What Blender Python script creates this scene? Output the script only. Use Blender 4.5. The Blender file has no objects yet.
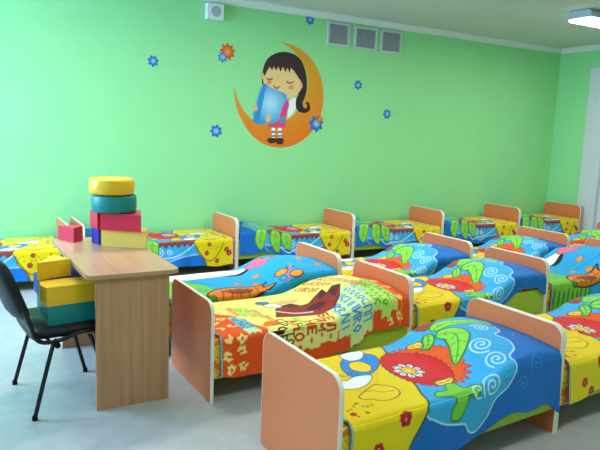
import bpy, bmesh, math, random
import numpy as np
from mathutils import Vector, Matrix
PI = math.pi
scene = bpy.context.scene
COL = scene.collection
rng = random.Random(7)

# ------------------------------------------------------------------ colours and materials
def lin(c):
    c = np.asarray(c, float) / 255.0
    return np.where(c <= 0.04045, c / 12.92, ((c + 0.055) / 1.055) ** 2.4)
def rgba(c):
    l = lin(c); return (float(l[0]), float(l[1]), float(l[2]), 1.0)

def mat(name, col, rough=0.5, spec=0.5, noise=0.0, scale=20.0, bump=0.0, bscale=200.0, coat=0.0):
    m = bpy.data.materials.new(name); m.use_nodes = True
    nt = m.node_tree; b = nt.nodes['Principled BSDF']
    b.inputs['Base Color'].default_value = rgba(col)
    b.inputs['Roughness'].default_value = rough
    b.inputs['Specular IOR Level'].default_value = spec
    b.inputs['Coat Weight'].default_value = coat
    tc = nt.nodes.new('ShaderNodeTexCoord')
    if noise > 0:
        n = nt.nodes.new('ShaderNodeTexNoise'); n.inputs['Scale'].default_value = scale; n.inputs['Detail'].default_value = 5
        nt.links.new(tc.outputs['Object'], n.inputs['Vector'])
        mx = nt.nodes.new('ShaderNodeMix'); mx.data_type = 'RGBA'
        mx.inputs[6].default_value = rgba([max(0, c * (1 - noise)) for c in col])
        mx.inputs[7].default_value = rgba([min(255, c * (1 + noise * .6)) for c in col])
        nt.links.new(n.outputs['Fac'], mx.inputs[0]); nt.links.new(mx.outputs[2], b.inputs['Base Color'])
    if bump > 0:
        n2 = nt.nodes.new('ShaderNodeTexNoise'); n2.inputs['Scale'].default_value = bscale; n2.inputs['Detail'].default_value = 3
        nt.links.new(tc.outputs['Object'], n2.inputs['Vector'])
        bp = nt.nodes.new('ShaderNodeBump'); bp.inputs['Strength'].default_value = bump; bp.inputs['Distance'].default_value = 0.002
        nt.links.new(n2.outputs['Fac'], bp.inputs['Height']); nt.links.new(bp.outputs['Normal'], b.inputs['Normal'])
    return m

def wood(name, c1, c2, rough=0.4, scale=1.0, axis='Z'):
    m = bpy.data.materials.new(name); m.use_nodes = True
    nt = m.node_tree; b = nt.nodes['Principled BSDF']
    tc = nt.nodes.new('ShaderNodeTexCoord'); mp = nt.nodes.new('ShaderNodeMapping')
    s = {'Z': (38, 38, 1.6), 'Y': (38, 1.6, 38), 'X': (1.6, 38, 38)}[axis]
    mp.inputs['Scale'].default_value = [v * scale for v in s]
    n = nt.nodes.new('ShaderNodeTexNoise'); n.inputs['Scale'].default_value = 1.0; n.inputs['Detail'].default_value = 6; n.inputs['Distortion'].default_value = 0.6
    r = nt.nodes.new('ShaderNodeValToRGB'); r.color_ramp.elements[0].position = .36; r.color_ramp.elements[1].position = .66
    r.color_ramp.elements[0].color = rgba(c1); r.color_ramp.elements[1].color = rgba(c2)
    nt.links.new(tc.outputs['Object'], mp.inputs['Vector']); nt.links.new(mp.outputs['Vector'], n.inputs['Vector'])
    nt.links.new(n.outputs['Fac'], r.inputs['Fac']); nt.links.new(r.outputs['Color'], b.inputs['Base Color'])
    b.inputs['Roughness'].default_value = rough; b.inputs['Specular IOR Level'].default_value = .4
    return m

def emit(name, col, strength):
    m = bpy.data.materials.new(name); m.use_nodes = True
    b = m.node_tree.nodes['Principled BSDF']
    b.inputs['Base Color'].default_value = rgba(col); b.inputs['Emission Color'].default_value = rgba(col)
    b.inputs['Emission Strength'].default_value = strength
    return m

def floor_mat():
    m = bpy.data.materials.new('vinyl_floor'); m.use_nodes = True
    nt = m.node_tree; b = nt.nodes['Principled BSDF']
    tc = nt.nodes.new('ShaderNodeTexCoord')
    n = nt.nodes.new('ShaderNodeTexNoise'); n.inputs['Scale'].default_value = 9; n.inputs['Detail'].default_value = 8; n.inputs['Roughness'].default_value = .7
    r = nt.nodes.new('ShaderNodeValToRGB')
    r.color_ramp.elements[0].position = .3; r.color_ramp.elements[1].position = .7
    r.color_ramp.elements[0].color = rgba(FLOOR_A); r.color_ramp.elements[1].color = rgba(FLOOR_B)
    nt.links.new(tc.outputs['Object'], n.inputs['Vector']); nt.links.new(n.outputs['Fac'], r.inputs['Fac'])
    nt.links.new(r.outputs['Color'], b.inputs['Base Color'])
    b.inputs['Roughness'].default_value = .38; b.inputs['Specular IOR Level'].default_value = .45
    return m

def cloth_mat():
    m = bpy.data.materials.new('printed_fleece'); m.use_nodes = True
    nt = m.node_tree; b = nt.nodes['Principled BSDF']
    a = nt.nodes.new('ShaderNodeAttribute'); a.attribute_name = 'print'
    nt.links.new(a.outputs['Color'], b.inputs['Base Color'])
    b.inputs['Roughness'].default_value = .75; b.inputs['Specular IOR Level'].default_value = .2
    b.inputs['Sheen Weight'].default_value = .08
    tc = nt.nodes.new('ShaderNodeTexCoord')
    n2 = nt.nodes.new('ShaderNodeTexNoise'); n2.inputs['Scale'].default_value = 260
    nt.links.new(tc.outputs['Object'], n2.inputs['Vector'])
    bp = nt.nodes.new('ShaderNodeBump'); bp.inputs['Strength'].default_value = .25; bp.inputs['Distance'].default_value = .002
    nt.links.new(n2.outputs['Fac'], bp.inputs['Height']); nt.links.new(bp.outputs['Normal'], b.inputs['Normal'])
    return m

def sheet_mat():
    m = bpy.data.materials.new('flowered_sheet'); m.use_nodes = True
    nt = m.node_tree; b = nt.nodes['Principled BSDF']
    tc = nt.nodes.new('ShaderNodeTexCoord')
    v = nt.nodes.new('ShaderNodeTexVoronoi'); v.inputs['Scale'].default_value = 13
    n = nt.nodes.new('ShaderNodeTexNoise'); n.inputs['Scale'].default_value = 40
    nt.links.new(tc.outputs['Object'], v.inputs['Vector'])
    ad = nt.nodes.new('ShaderNodeMath'); ad.operation = 'MULTIPLY_ADD'; ad.inputs[1].default_value = .5
    nt.links.new(tc.outputs['Object'], n.inputs['Vector'])
    nt.links.new(n.outputs['Fac'], ad.inputs[0]); nt.links.new(v.outputs['Distance'], ad.inputs[2])
    r = nt.nodes.new('ShaderNodeValToRGB'); r.color_ramp.interpolation = 'CONSTANT'
    e = r.color_ramp.elements; e[0].position = 0; e[0].color = rgba((235, 190, 30)); e[1].position = .36; e[1].color = rgba((222, 52, 25))
    x = e.new(.66); x.color = rgba((235, 200, 40)); x = e.new(.80); x.color = rgba((235, 120, 30))
    nt.links.new(ad.outputs[0], r.inputs['Fac']); nt.links.new(r.outputs['Color'], b.inputs['Base Color'])
    b.inputs['Roughness'].default_value = .8
    return m

WALL_C = (150, 222, 152)
FLOOR_A = (164, 166, 164); FLOOR_B = (182, 183, 180)
M = dict(
    wall=mat('mint_paint', WALL_C, .55, .3, .02, 3, .05, 120),
    ceil=mat('white_ceiling_paint', (205, 208, 200), .8, .2, .02, 2),
    cornice=mat('white_plaster', (222, 226, 220), .6, .3),
    floor=floor_mat(),
    white=mat('white_plastic', (225, 228, 228), .4, .4),
    ventf=mat('grey_white_plastic', (196, 200, 206), .45, .4),
    grey=mat('grey_grille', (172, 174, 182), .5, .4),
    dgrey=mat('dark_gap', (120, 122, 128), .7, .2),
    door=mat('white_door_paint', (206, 210, 212), .4, .4, .02, 5),
    board=mat('orange_laminate', (220, 120, 71), .42, .45, .05, 30),
    edge=mat('cream_edging', (236, 226, 206), .45, .4),
    lime=mat('lime_laminate', (176, 196, 40), .45, .4, .03, 20),
    slat=mat('bed_base', (190, 160, 110), .6, .3),
    sheet=sheet_mat(),
    cloth=cloth_mat(),
    deskv=wood('beech_panel', (170, 122, 84), (186, 138, 98), .4, .7, 'Z'),
    deskt=wood('beech_top', (186, 136, 104), (202, 154, 120), .3, .7, 'Y'),
    deske=mat('beech_edging', (178, 136, 96), .4, .4),
    yellow=mat('yellow_vinyl', (238, 188, 32), .42, .45, .03, 12),
    teal=mat('teal_vinyl', (0, 128, 126), .42, .45, .03, 12),
    red=mat('red_vinyl', (206, 34, 66), .42, .45, .03, 12),
    blue=mat('blue_vinyl', (24, 44, 150), .42, .45, .03, 12),
    ycream=mat('pale_yellow_vinyl', (236, 202, 96), .42, .45, .03, 12),
    black=mat('black_leatherette', (13, 13, 17), .5, .35, 0, 1, .2, 150),
    metal=mat('black_enamel', (10, 10, 13), .4, .4),
    rubber=mat('black_rubber', (12, 12, 12), .7, .2),
    brown=mat('brown_board', (122, 72, 56), .5, .4, .05, 30),
    tube=emit('lamp_diffuser', (245, 250, 255), 9.0),
    lampbody=mat('lamp_body', (175, 190, 205), .3, .5),
    glass=None,
)
def window_glass():
    m = bpy.data.materials.new('window_glass'); m.use_nodes = True
    nt = m.node_tree; nt.nodes.clear()
    o = nt.nodes.new('ShaderNodeOutputMaterial'); t = nt.nodes.new('ShaderNodeBsdfTransparent'); g = nt.nodes.new('ShaderNodeBsdfGlossy')
    g.inputs['Roughness'].default_value = .02
    mx = nt.nodes.new('ShaderNodeMixShader'); mx.inputs[0].default_value = .06
    nt.links.new(t.outputs[0], mx.inputs[1]); nt.links.new(g.outputs[0], mx.inputs[2]); nt.links.new(mx.outputs[0], o.inputs['Surface'])
    return m
M['glass'] = window_glass()

# ------------------------------------------------------------------ mesh helpers
def link(name, me, parent=None, m=None, loc=None, rot=None):
    o = bpy.data.objects.new(name, me); COL.objects.link(o)
    if m is not None and me is not None: me.materials.append(m)
    if parent: o.parent = parent
    if loc: o.location = loc
    if rot: o.rotation_euler = rot
    return o
def from_bm(name, bm, m=None, parent=None, loc=None, rot=None, smooth=False):
    me = bpy.data.meshes.new(name)
    bmesh.ops.recalc_face_normals(bm, faces=bm.faces[:])
    bm.to_mesh(me); bm.free()
    if smooth:
        for p in me.polygons: p.use_smooth = True
    return link(name, me, parent, m, loc, rot)
def add_box(bm, x0, x1, y0, y1, z0, z1):
    vs = [bm.verts.new((x, y, z)) for z in (z0, z1) for y in (y0, y1) for x in (x0, x1)]
    return [bm.faces.new([vs[i] for i in f]) for f in ((0, 2, 3, 1), (4, 5, 7, 6), (0, 1, 5, 4), (2, 6, 7, 3), (0, 4, 6, 2), (1, 3, 7, 5))]
def bevel(bm, w, seg=2, ang=.5):
    es = [e for e in bm.edges if len(e.link_faces) == 2 and e.calc_face_angle(0) > ang]
    if es: bmesh.ops.bevel(bm, geom=es, offset=w, segments=seg, profile=.5, affect='EDGES', clamp_overlap=True)
def box(name, b, m, parent=None, bev=0.0, seg=2, loc=None, rot=None):
    bm = bmesh.new(); add_box(bm, *b)
    if bev: bevel(bm, bev, seg)
    return from_bm(name, bm, m, parent, loc, rot)
def prism_bm(pts, z0, z1, bm=None, f=lambda x, y, z: (x, y, z)):
    bm = bm or bmesh.new(); n = len(pts)
    lo = [bm.verts.new(f(x, y, z0)) for x, y in pts]; hi = [bm.verts.new(f(x, y, z1)) for x, y in pts]
    bm.faces.new(lo[::-1]); bm.faces.new(hi)
    for i in range(n): bm.faces.new((lo[i], lo[(i + 1) % n], hi[(i + 1) % n], hi[i]))
    return bm
def tube_bm(path, r, n=10, bm=None):
    bm = bm or bmesh.new(); P = [Vector(p) for p in path]; prev = None; up = None
    for i, p in enumerate(P):
        d = (P[min(i + 1, len(P) - 1)] - P[max(i - 1, 0)]).normalized()
        if up is None: up = d.orthogonal().normalized()
        up = (up - d * up.dot(d)).normalized(); s = d.cross(up)
        ring = [bm.verts.new(p + (up * math.cos(a) + s * math.sin(a)) * r) for a in [2 * PI * k / n for k in range(n)]]
        if prev:
            for k in range(n): bm.faces.new((prev[k], prev[(k + 1) % n], ring[(k + 1) % n], ring[k]))
        else: bm.faces.new(ring[::-1])
        prev = ring
    bm.faces.new(prev); return bm
def spline(pts, n=8, closed=False):
    P = [np.array(p, float) for p in pts]; out = []; N = len(P)
    for i in range(N if closed else N - 1):
        if closed: a, b, c, d = P[i - 1], P[i], P[(i + 1) % N], P[(i + 2) % N]
        else: a, b, c, d = P[max(i - 1, 0)], P[i], P[i + 1], P[min(i + 2, N - 1)]
        for k in range(n):
            t = k / n
            out.append(.5 * (2 * b + (c - a) * t + (2 * a - 5 * b + 4 * c - d) * t * t + (3 * b - a - 3 * c + d) * t ** 3))
    if not closed: out.append(P[-1])
    return [tuple(q) for q in out]
def empty(name, loc, label, cat, group=None, rz=0.0):
    o = bpy.data.objects.new(name, None); COL.objects.link(o); o.location = loc; o.rotation_euler = (0, 0, rz)
    o.empty_display_size = .1
    return tag(o, label, cat, group)
def tag(o, label, cat, group=None):
    o['label'] = label; o['category'] = cat
    if group: o['group'] = group
    return o
def struct(o): o['kind'] = 'structure'; return o

# ------------------------------------------------------------------ the room
WX0, WX1, WY0, WY1, WZ = -1.7, 8.769, -1.3, 6.875, 3.04
struct(box('floor', (WX0 - .2, WX1 + .2, WY0 - .2, WY1 + .2, -.1, 0), M['floor']))
struct(box('ceiling', (WX0 - .2, WX1 + .2, WY0 - .2, WY1 + .2, WZ, WZ + .1), M['ceil']))
struct(box('wall_back', (WX0 - .2, WX1 + .2, WY1, WY1 + .2, 0, WZ), M['wall']))
# right wall with a door opening
DY0, DY1, DZ = 5.10, 6.0, 2.30
bm = bmesh.new()
for b in ((WX1, WX1 + .2, DY1, WY1, 0, WZ), (WX1, WX1 + .2, WY0 - .2, DY0, 0, WZ), (WX1, WX1 + .2, DY0, DY1, DZ, WZ)): add_box(bm, *b)
struct(from_bm('wall_right', bm, M['wall']))
def wall_with_windows(name, horizontal, pos, thick, lo, hi, wins, z0, z1, m):
    bm = bmesh.new(); cur = lo
    def put(a, b, za, zb):
        if horizontal: add_box(bm, a, b, pos, pos + thick, za, zb)
        else: add_box(bm, pos, pos + thick, a, b, za, zb)
    for a, b in wins:
        put(cur, a, 0, WZ); put(a, b, 0, z0); put(a, b, z1, WZ); cur = b
    put(cur, hi, 0, WZ)
    return struct(from_bm(name, bm, m))
LW = [(0.2, 2.2), (4.2, 6.2)]
FW = [(-.9, 1.1), (2.2, 4.2)]
wall_with_windows('wall_left', False, WX0 - .2, .2, WY0 - .2, WY1, LW, .85, 2.65, M['wall'])
wall_with_windows('wall_front', True, WY0 - .2, .2, WX0, WX1, FW, .85, 2.65, M['wall'])
k = 0
def window(horizontal, pos, a, b, z0, z1):
    global k; k += 1
    mid = (a + b) / 2
    def bb(bm, p, q, za, zb, d0, d1):
        if horizontal: add_box(bm, p, q, pos + d0, pos + d1, za, zb)
        else: add_box(bm, pos + d0, pos + d1, p, q, za, zb)
    bm = bmesh.new(); t = .06
    for p, q, za, zb in ((a, b, z0, z0 + t), (a, b, z1 - t, z1), (a, a + t, z0 + t, z1 - t), (b - t, b, z0 + t, z1 - t), (mid - t / 2, mid + t / 2, z0 + t, z1 - t)):
        bb(bm, p, q, za, zb, .06, .12)
    f = struct(from_bm('window_%d' % k, bm, M['white']))
    bm = bmesh.new(); bb(bm, a + t, b - t, z0 + t, z1 - t, .085, .095)
    from_bm('window_pane', bm, M['glass'], f)
    bm = bmesh.new(); bb(bm, a - .05, b + .05, z0 - .03, z0, .12, .32)
    from_bm('window_sill', bm, M['white'], f)
for a, b in LW: window(False, WX0 - .2, a, b, .85, 2.65)
for a, b in FW: window(True, WY0 - .2, a, b, .85, 2.65)
# cornice strips (small cove) and baseboards
cov = [(0, 0), (0, -.075), (.012, -.075), (.018, -.05), (.04, -.02), (.065, -.014), (.065, 0)]
def cove(name, fn, a, b):
    bm = bmesh.new(); A = [bm.verts.new(fn(a, d, z)) for d, z in cov]; B = [bm.verts.new(fn(b, d, z)) for d, z in cov]
    n = len(cov); bm.faces.new(A); bm.faces.new(B[::-1])
    for i in range(n): bm.faces.new((A[i], A[(i + 1) % n], B[(i + 1) % n], B[i]))
    struct(from_bm(name, bm, M['cornice']))
cove('trim_1', lambda t, d, z: (t, WY1 - d, WZ + z), WX0, WX1)
cove('trim_2', lambda t, d, z: (WX1 - d, t, WZ + z), WY0, WY1)
cove('trim_3', lambda t, d, z: (WX0 + d, t, WZ + z), WY0, WY1)
struct(box('baseboard_back', (WX0, WX1, WY1 - .015, WY1, 0, .07), M['white']))
bm = bmesh.new(); add_box(bm, WX1 - .015, WX1, DY1 + .29, WY1 - .015, 0, .07); add_box(bm, WX1 - .015, WX1, WY0, DY0 - .29, 0, .07)
struct(from_bm('baseboard_right', bm, M['white']))
struct(box('baseboard_left', (WX0, WX0 + .015, WY0, WY1 - .015, 0, .07), M['white']))
# door in the right wall: wide white surround, leaf
bm = bmesh.new()
add_box(bm, WX1 - .03, WX1 + .2, DY1 - .03, DY1 + .28, 0, 2.70)
add_box(bm, WX1 - .03, WX1 + .2, DY0 - .28, DY0 + .03, 0, 2.70)
add_box(bm, WX1 - .03, WX1 + .2, DY0 + .03, DY1 - .03, DZ - .03, 2.70)
bevel(bm, .004, 1)
struct(from_bm('trim_4', bm, M['door']))
d = struct(box('door_1', (WX1 + .03, WX1 + .07, DY0 + .035, DY1 - .035, .005, DZ - .035), M['door'], None, .003, 1))
bm = tube_bm([(WX1 + .03, 5.2, 1.02), (WX1 - .02, 5.2, 1.02), (WX1 - .02, 5.32, 1.02)], .009, 8)
from_bm('door_handle', bm, M['grey'], d, smooth=True)

# ------------------------------------------------------------------ beds
BOARD_H, BOARD_W, BT = 0.59, 0.68, 0.018
def board_profile(w, h, r, inset=0.0):
    p = [(inset, 0.0)]
    for a0, cx, cz in ((PI, r, h - r), (PI / 2, w - r, h - r)):
        for i in range(9):
            a = a0 - i * (PI / 2) / 8
            p.append((cx + (r - inset) * math.cos(a), cz + (r - inset) * math.sin(a)))
    p.append((w - inset, 0.0)); return p
def end_board(name, x, parent):
    inner = board_profile(BOARD_W, BOARD_H, .075, .0025)
    bm = prism_bm(inner, x, x + BT, f=lambda a, b, c: (c, a, b))
    o = from_bm(name, bm, M['board'], parent)
    outer = board_profile(BOARD_W, BOARD_H, .075)
    bm = bmesh.new(); rings = []
    for (a, b), (ai, bi) in zip(outer, inner):
        rings.append([bm.verts.new(v) for v in ((x - .0008, ai, bi), (x - .0008, a, b), (x + BT + .0008, a, b), (x + BT + .0008, ai, bi))])
    for p, q in zip(rings[:-1], rings[1:]):
        for i in range(4): bm.faces.new((p[i], p[(i + 1) % 4], q[(i + 1) % 4], q[i]))
    bm.faces.new(rings[0]); bm.faces.new(rings[-1][::-1])
    from_bm('edge_band', bm, M['edge'], o)
    return o
def make_bed(foot, head, label, group, flip=False):
    """foot/head: outer corner points nearest the camera side; local x runs foot->head along the bed"""
    (x0, y0), (x1, y1) = foot, head
    L = x1 - x0 + BT; sk = (y1 - y0) / L          # the frames have racked a little out of square
    b = empty('childs_bed', (x0, y0, 0), label, 'bed', group)
    end_board('headboard' if flip else 'footboard', 0, b)
    hb = end_board('footboard' if flip else 'headboard', L - BT, b); hb.location.y = y1 - y0
    def box(name, bb, m, par, bev=0.0, seg=2):
        bm = bmesh.new(); add_box(bm, *bb)
        if bev: bevel(bm, bev, seg)
        for v in bm.verts: v.co.y += sk * v.co.x
        return from_bm(name, bm, m, par)
    for y in (.006, BOARD_W - .024):
        box('side_rail', (BT, L - BT, y, y + .018, .14, .355), M['lime'], b, .002, 1)
    box('bed_base', (BT, L - BT, .031, BOARD_W - .031, .17, .185), M['slat'], b)
    box('mattress', (BT + .004, L - BT - .004, .027, BOARD_W - .027, .186, .366), M['sheet'], b, .03, 3)
    xs = (L - .15, L - BT - .003) if flip else (BT + .003, .15)
    box('sheet', (xs[0], xs[1], .001, BOARD_W - .001, .150, .372), M['sheet'], b, .012, 2)
    return b, L, sk

# ------------------------------------------------------------------ printed cloth: the pattern is dyed into the mesh point by point
class Print:
    def __init__(s, U, V, base, aa):
        s.U = U.ravel(); s.V = V.ravel(); s.C = np.tile(lin(base), (s.U.size, 1)); s.aa = aa
    def put(s, idx, a, col):
        a = np.clip(a, 0, 1)[:, None]; s.C[idx] = s.C[idx] * (1 - a) + lin(col) * a
    def sd(s, pts, pad, closed=True):
        P = np.array(pts, float)
        m = (s.U > P[:, 0].min() - pad) & (s.U < P[:, 0].max() + pad) & (s.V > P[:, 1].min() - pad) & (s.V < P[:, 1].max() + pad)
        idx = np.nonzero(m)[0]; x = s.U[idx]; y = s.V[idx]
        d = np.full(idx.size, 1e9); ins = np.zeros(idx.size, bool); n = len(P)
        for i in range(n if closed else n - 1):
            a = P[i]; b = P[(i + 1) % n]; e = b - a; l2 = e @ e + 1e-12
            t = np.clip(((x - a[0]) * e[0] + (y - a[1]) * e[1]) / l2, 0, 1)
            d = np.minimum(d, (x - a[0] - t * e[0]) ** 2 + (y - a[1] - t * e[1]) ** 2)
            if closed and a[1] != b[1]:
                c = (a[1] > y) != (b[1] > y)
                ins ^= c & (x < (b[0] - a[0]) * (y - a[1]) / (b[1] - a[1]) + a[0])
        d = np.sqrt(d); return idx, (np.where(ins, -d, d) if closed else d)
    def poly(s, pts, col, line=None, lw=.004, smooth=0):
        if smooth: pts = spline(pts, smooth, True)
        idx, d = s.sd(pts, .05)
        s.put(idx, .5 - d / s.aa, col)
        if line is not None: s.put(idx, .5 + (lw - np.abs(d)) / s.aa, line)
    def line(s, pts, col, w, smooth=6):
        if smooth: pts = spline(pts, smooth)
        idx, d = s.sd(pts, w + .02, False); s.put(idx, .5 + (w / 2 - d) / s.aa, col)
    def disc(s, u, v, r, col, rv=None, line=None, lw=.004):
        rv = rv or r
        s.poly([(u + r * math.cos(a), v + rv * math.sin(a)) for a in np.linspace(0, 2 * PI, 25)[:-1]], col, line, lw)
    def ragged(s, u, v, ru, rv, n, depth, col, line=None, seed=1, a0=0, a1=2 * PI, lw=.004):
        g = random.Random(seed); pts = []
        for i in range(n):
            a = a0 + (a1 - a0) * i / n; q = 1 + depth * g.uniform(.3, 1)
            pts.append((u + ru * .97 * math.cos(a), v + rv * .97 * math.sin(a)))
            a += (a1 - a0) / n * .5; pts.append((u + ru * q * math.cos(a), v + rv * q * math.sin(a)))
        s.poly(pts, col, line, lw)
    def spiral(s, u, v, r, turns, col, w, a0=0, sgn=1):
        s.line([(u + r * t * math.cos(a0 + sgn * turns * 2 * PI * t), v + r * t * math.sin(a0 + sgn * turns * 2 * PI * t)) for t in np.linspace(.06, 1, int(22 * turns))], col, w, 0)
    def flower(s, u, v, r, col=(196, 24, 34), mid=(232, 130, 120), rot=0):
        for k in range(5):
            a = rot + k * 2 * PI / 5; s.disc(u + r * .6 * math.cos(a), v + r * .6 * math.sin(a), r * .44, col, None, (120, 10, 20), .002)
        s.disc(u, v, r * .4, col); s.disc(u, v, r * .26, mid)
    def leaf(s, mid, w, col=(126, 208, 50), rib=(30, 120, 40)):
        m = np.array(spline(mid, 6)); n = len(m); L = []; R = []
        for i in range(n):
            d = m[min(i + 1, n - 1)] - m[max(i - 1, 0)]; d /= np.hypot(*d) + 1e-9; t = i / (n - 1)
            k = w * (math.sin(PI * min(1, max(0, t) ** .75)) ** .8 * 1.02 + .004)
            q = np.array([-d[1], d[0]]) * k; L.append(tuple(m[i] + q)); R.append(tuple(m[i] - q))
        s.poly(L + R[::-1], col, rib, .005)
        s.line([tuple(q) for q in m[1:-1]], rib, .005, 0)
        for i in range(3, n - 3, 4):
            d = m[i + 1] - m[i - 1]; d /= np.hypot(*d) + 1e-9; q = np.array([-d[1], d[0]])
            t = i / (n - 1); k = w * .7 * math.sin(PI * t)
            for sg in (1, -1): s.line([tuple(m[i]), tuple(m[i] + (q * sg + d * .8) * k)], rib, .0035, 0)
    def glyphs(s, text, u, v, h, col, w, du=0.0, dv=-1.0):
        """letters upright towards +u, written towards -v"""
        x = 0.0
        for ch in text:
            for st in GLYPH.get(ch, []):
                pts = [(u + (gy * h), v - (x + gx * h * .72)) for gx, gy in st]
                s.line(pts, col, w, 0)
            x += h * (.72 + .30) if ch not in ',-' else h * .55
    def scrawl(s, u, v, h, n, col, w, seed, ang=0.0):
        g = random.Random(seed); ca, sa = math.cos(ang), math.sin(ang)
        K = ([(0, 0), (.33, 1), (.66, 0)], [(0, 0), (0, 1), (.6, 1), (.6, 0)], [(.6, .9), (.1, .8), (0, .3), (.3, 0), (.6, .15)], [(0, 1), (0, 0), (.6, 1), (.6, 0)], [(0, 0), (0, 1), (.55, .75), (0, .5), (.6, 0)], [(0, .5), (.3, 1), (.6, .5), (.3, 0), (0, .5)])
        for i in range(n):
            x = i * h * .86; st = K[g.randrange(len(K))]
            s.line([(u + (y * h) * ca - (x + q * h) * sa, v - (x + q * h) * ca - y * h * sa) for q, y in st], col, w, 0)
    def halo(s, u0, u1, v0, v1, col, seed):
        g = random.Random(seed); n = 6
        pts = [(u0 + (u1 - u0) * i / n, v0 + g.uniform(-.012, .012)) for i in range(n + 1)] + [(u1 + g.uniform(-.01, .01), v0 + (v1 - v0) * i / n) for i in range(1, n)]
        pts += [(u1 - (u1 - u0) * i / n, v1 + g.uniform(-.012, .012)) for i in range(n + 1)] + [(u0 + g.uniform(-.01, .01), v1 - (v1 - v0) * i / n) for i in range(1, n)]
        s.poly(pts, col, None, .004, 3)

GLYPH = {
 'Б': [[(.85, 1), (0, 1), (0, 0), (.6, 0), (.85, .15), (.85, .4), (.6, .55), (0, .55)]],
 'Е': [[(.8, 1), (0, 1), (0, 0), (.8, 0)], [(0, .52), (.65, .52)]],
 'Л': [[(0, 0), (.15, .1), (.3, 1), (.85, 1), (.85, 0)]],
 'И': [[(0, 1), (0, 0), (.85, 1), (.85, 0)]],
 'М': [[(0, 0), (0, 1), (.5, .35), (1, 1), (1, 0)]],
 'Н': [[(0, 0), (0, 1)], [(.85, 0), (.85, 1)], [(0, .5), (.85, .5)]],
 'А': [[(0, 0), (.45, 1), (.9, 0)], [(.2, .35), (.7, .35)]],
 'О': [[(.45, 0), (.12, .2), (0, .5), (.12, .8), (.45, 1), (.78, .8), (.9, .5), (.78, .2), (.45, 0)]],
 'С': [[(.85, .85), (.5, 1), (.15, .85), (0, .5), (.15, .15), (.5, 0), (.85, .15)]],
 'Т': [[(0, 1), (.9, 1)], [(.45, 1), (.45, 0)]],
 'Ь': [[(0, 1), (0, 0), (.6, 0), (.8, .15), (.8, .4), (.6, .55), (0, .55)]],
 'Г': [[(.75, 1), (0, 1), (0, 0)]],
 'Р': [[(0, 0), (0, 1), (.6, 1), (.82, .85), (.82, .6), (.6, .45), (0, .45)]],
 '-': [[(.1, .45), (.5, .45)]], ',': [[(.15, .1), (.05, -.15)]],
}

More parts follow.
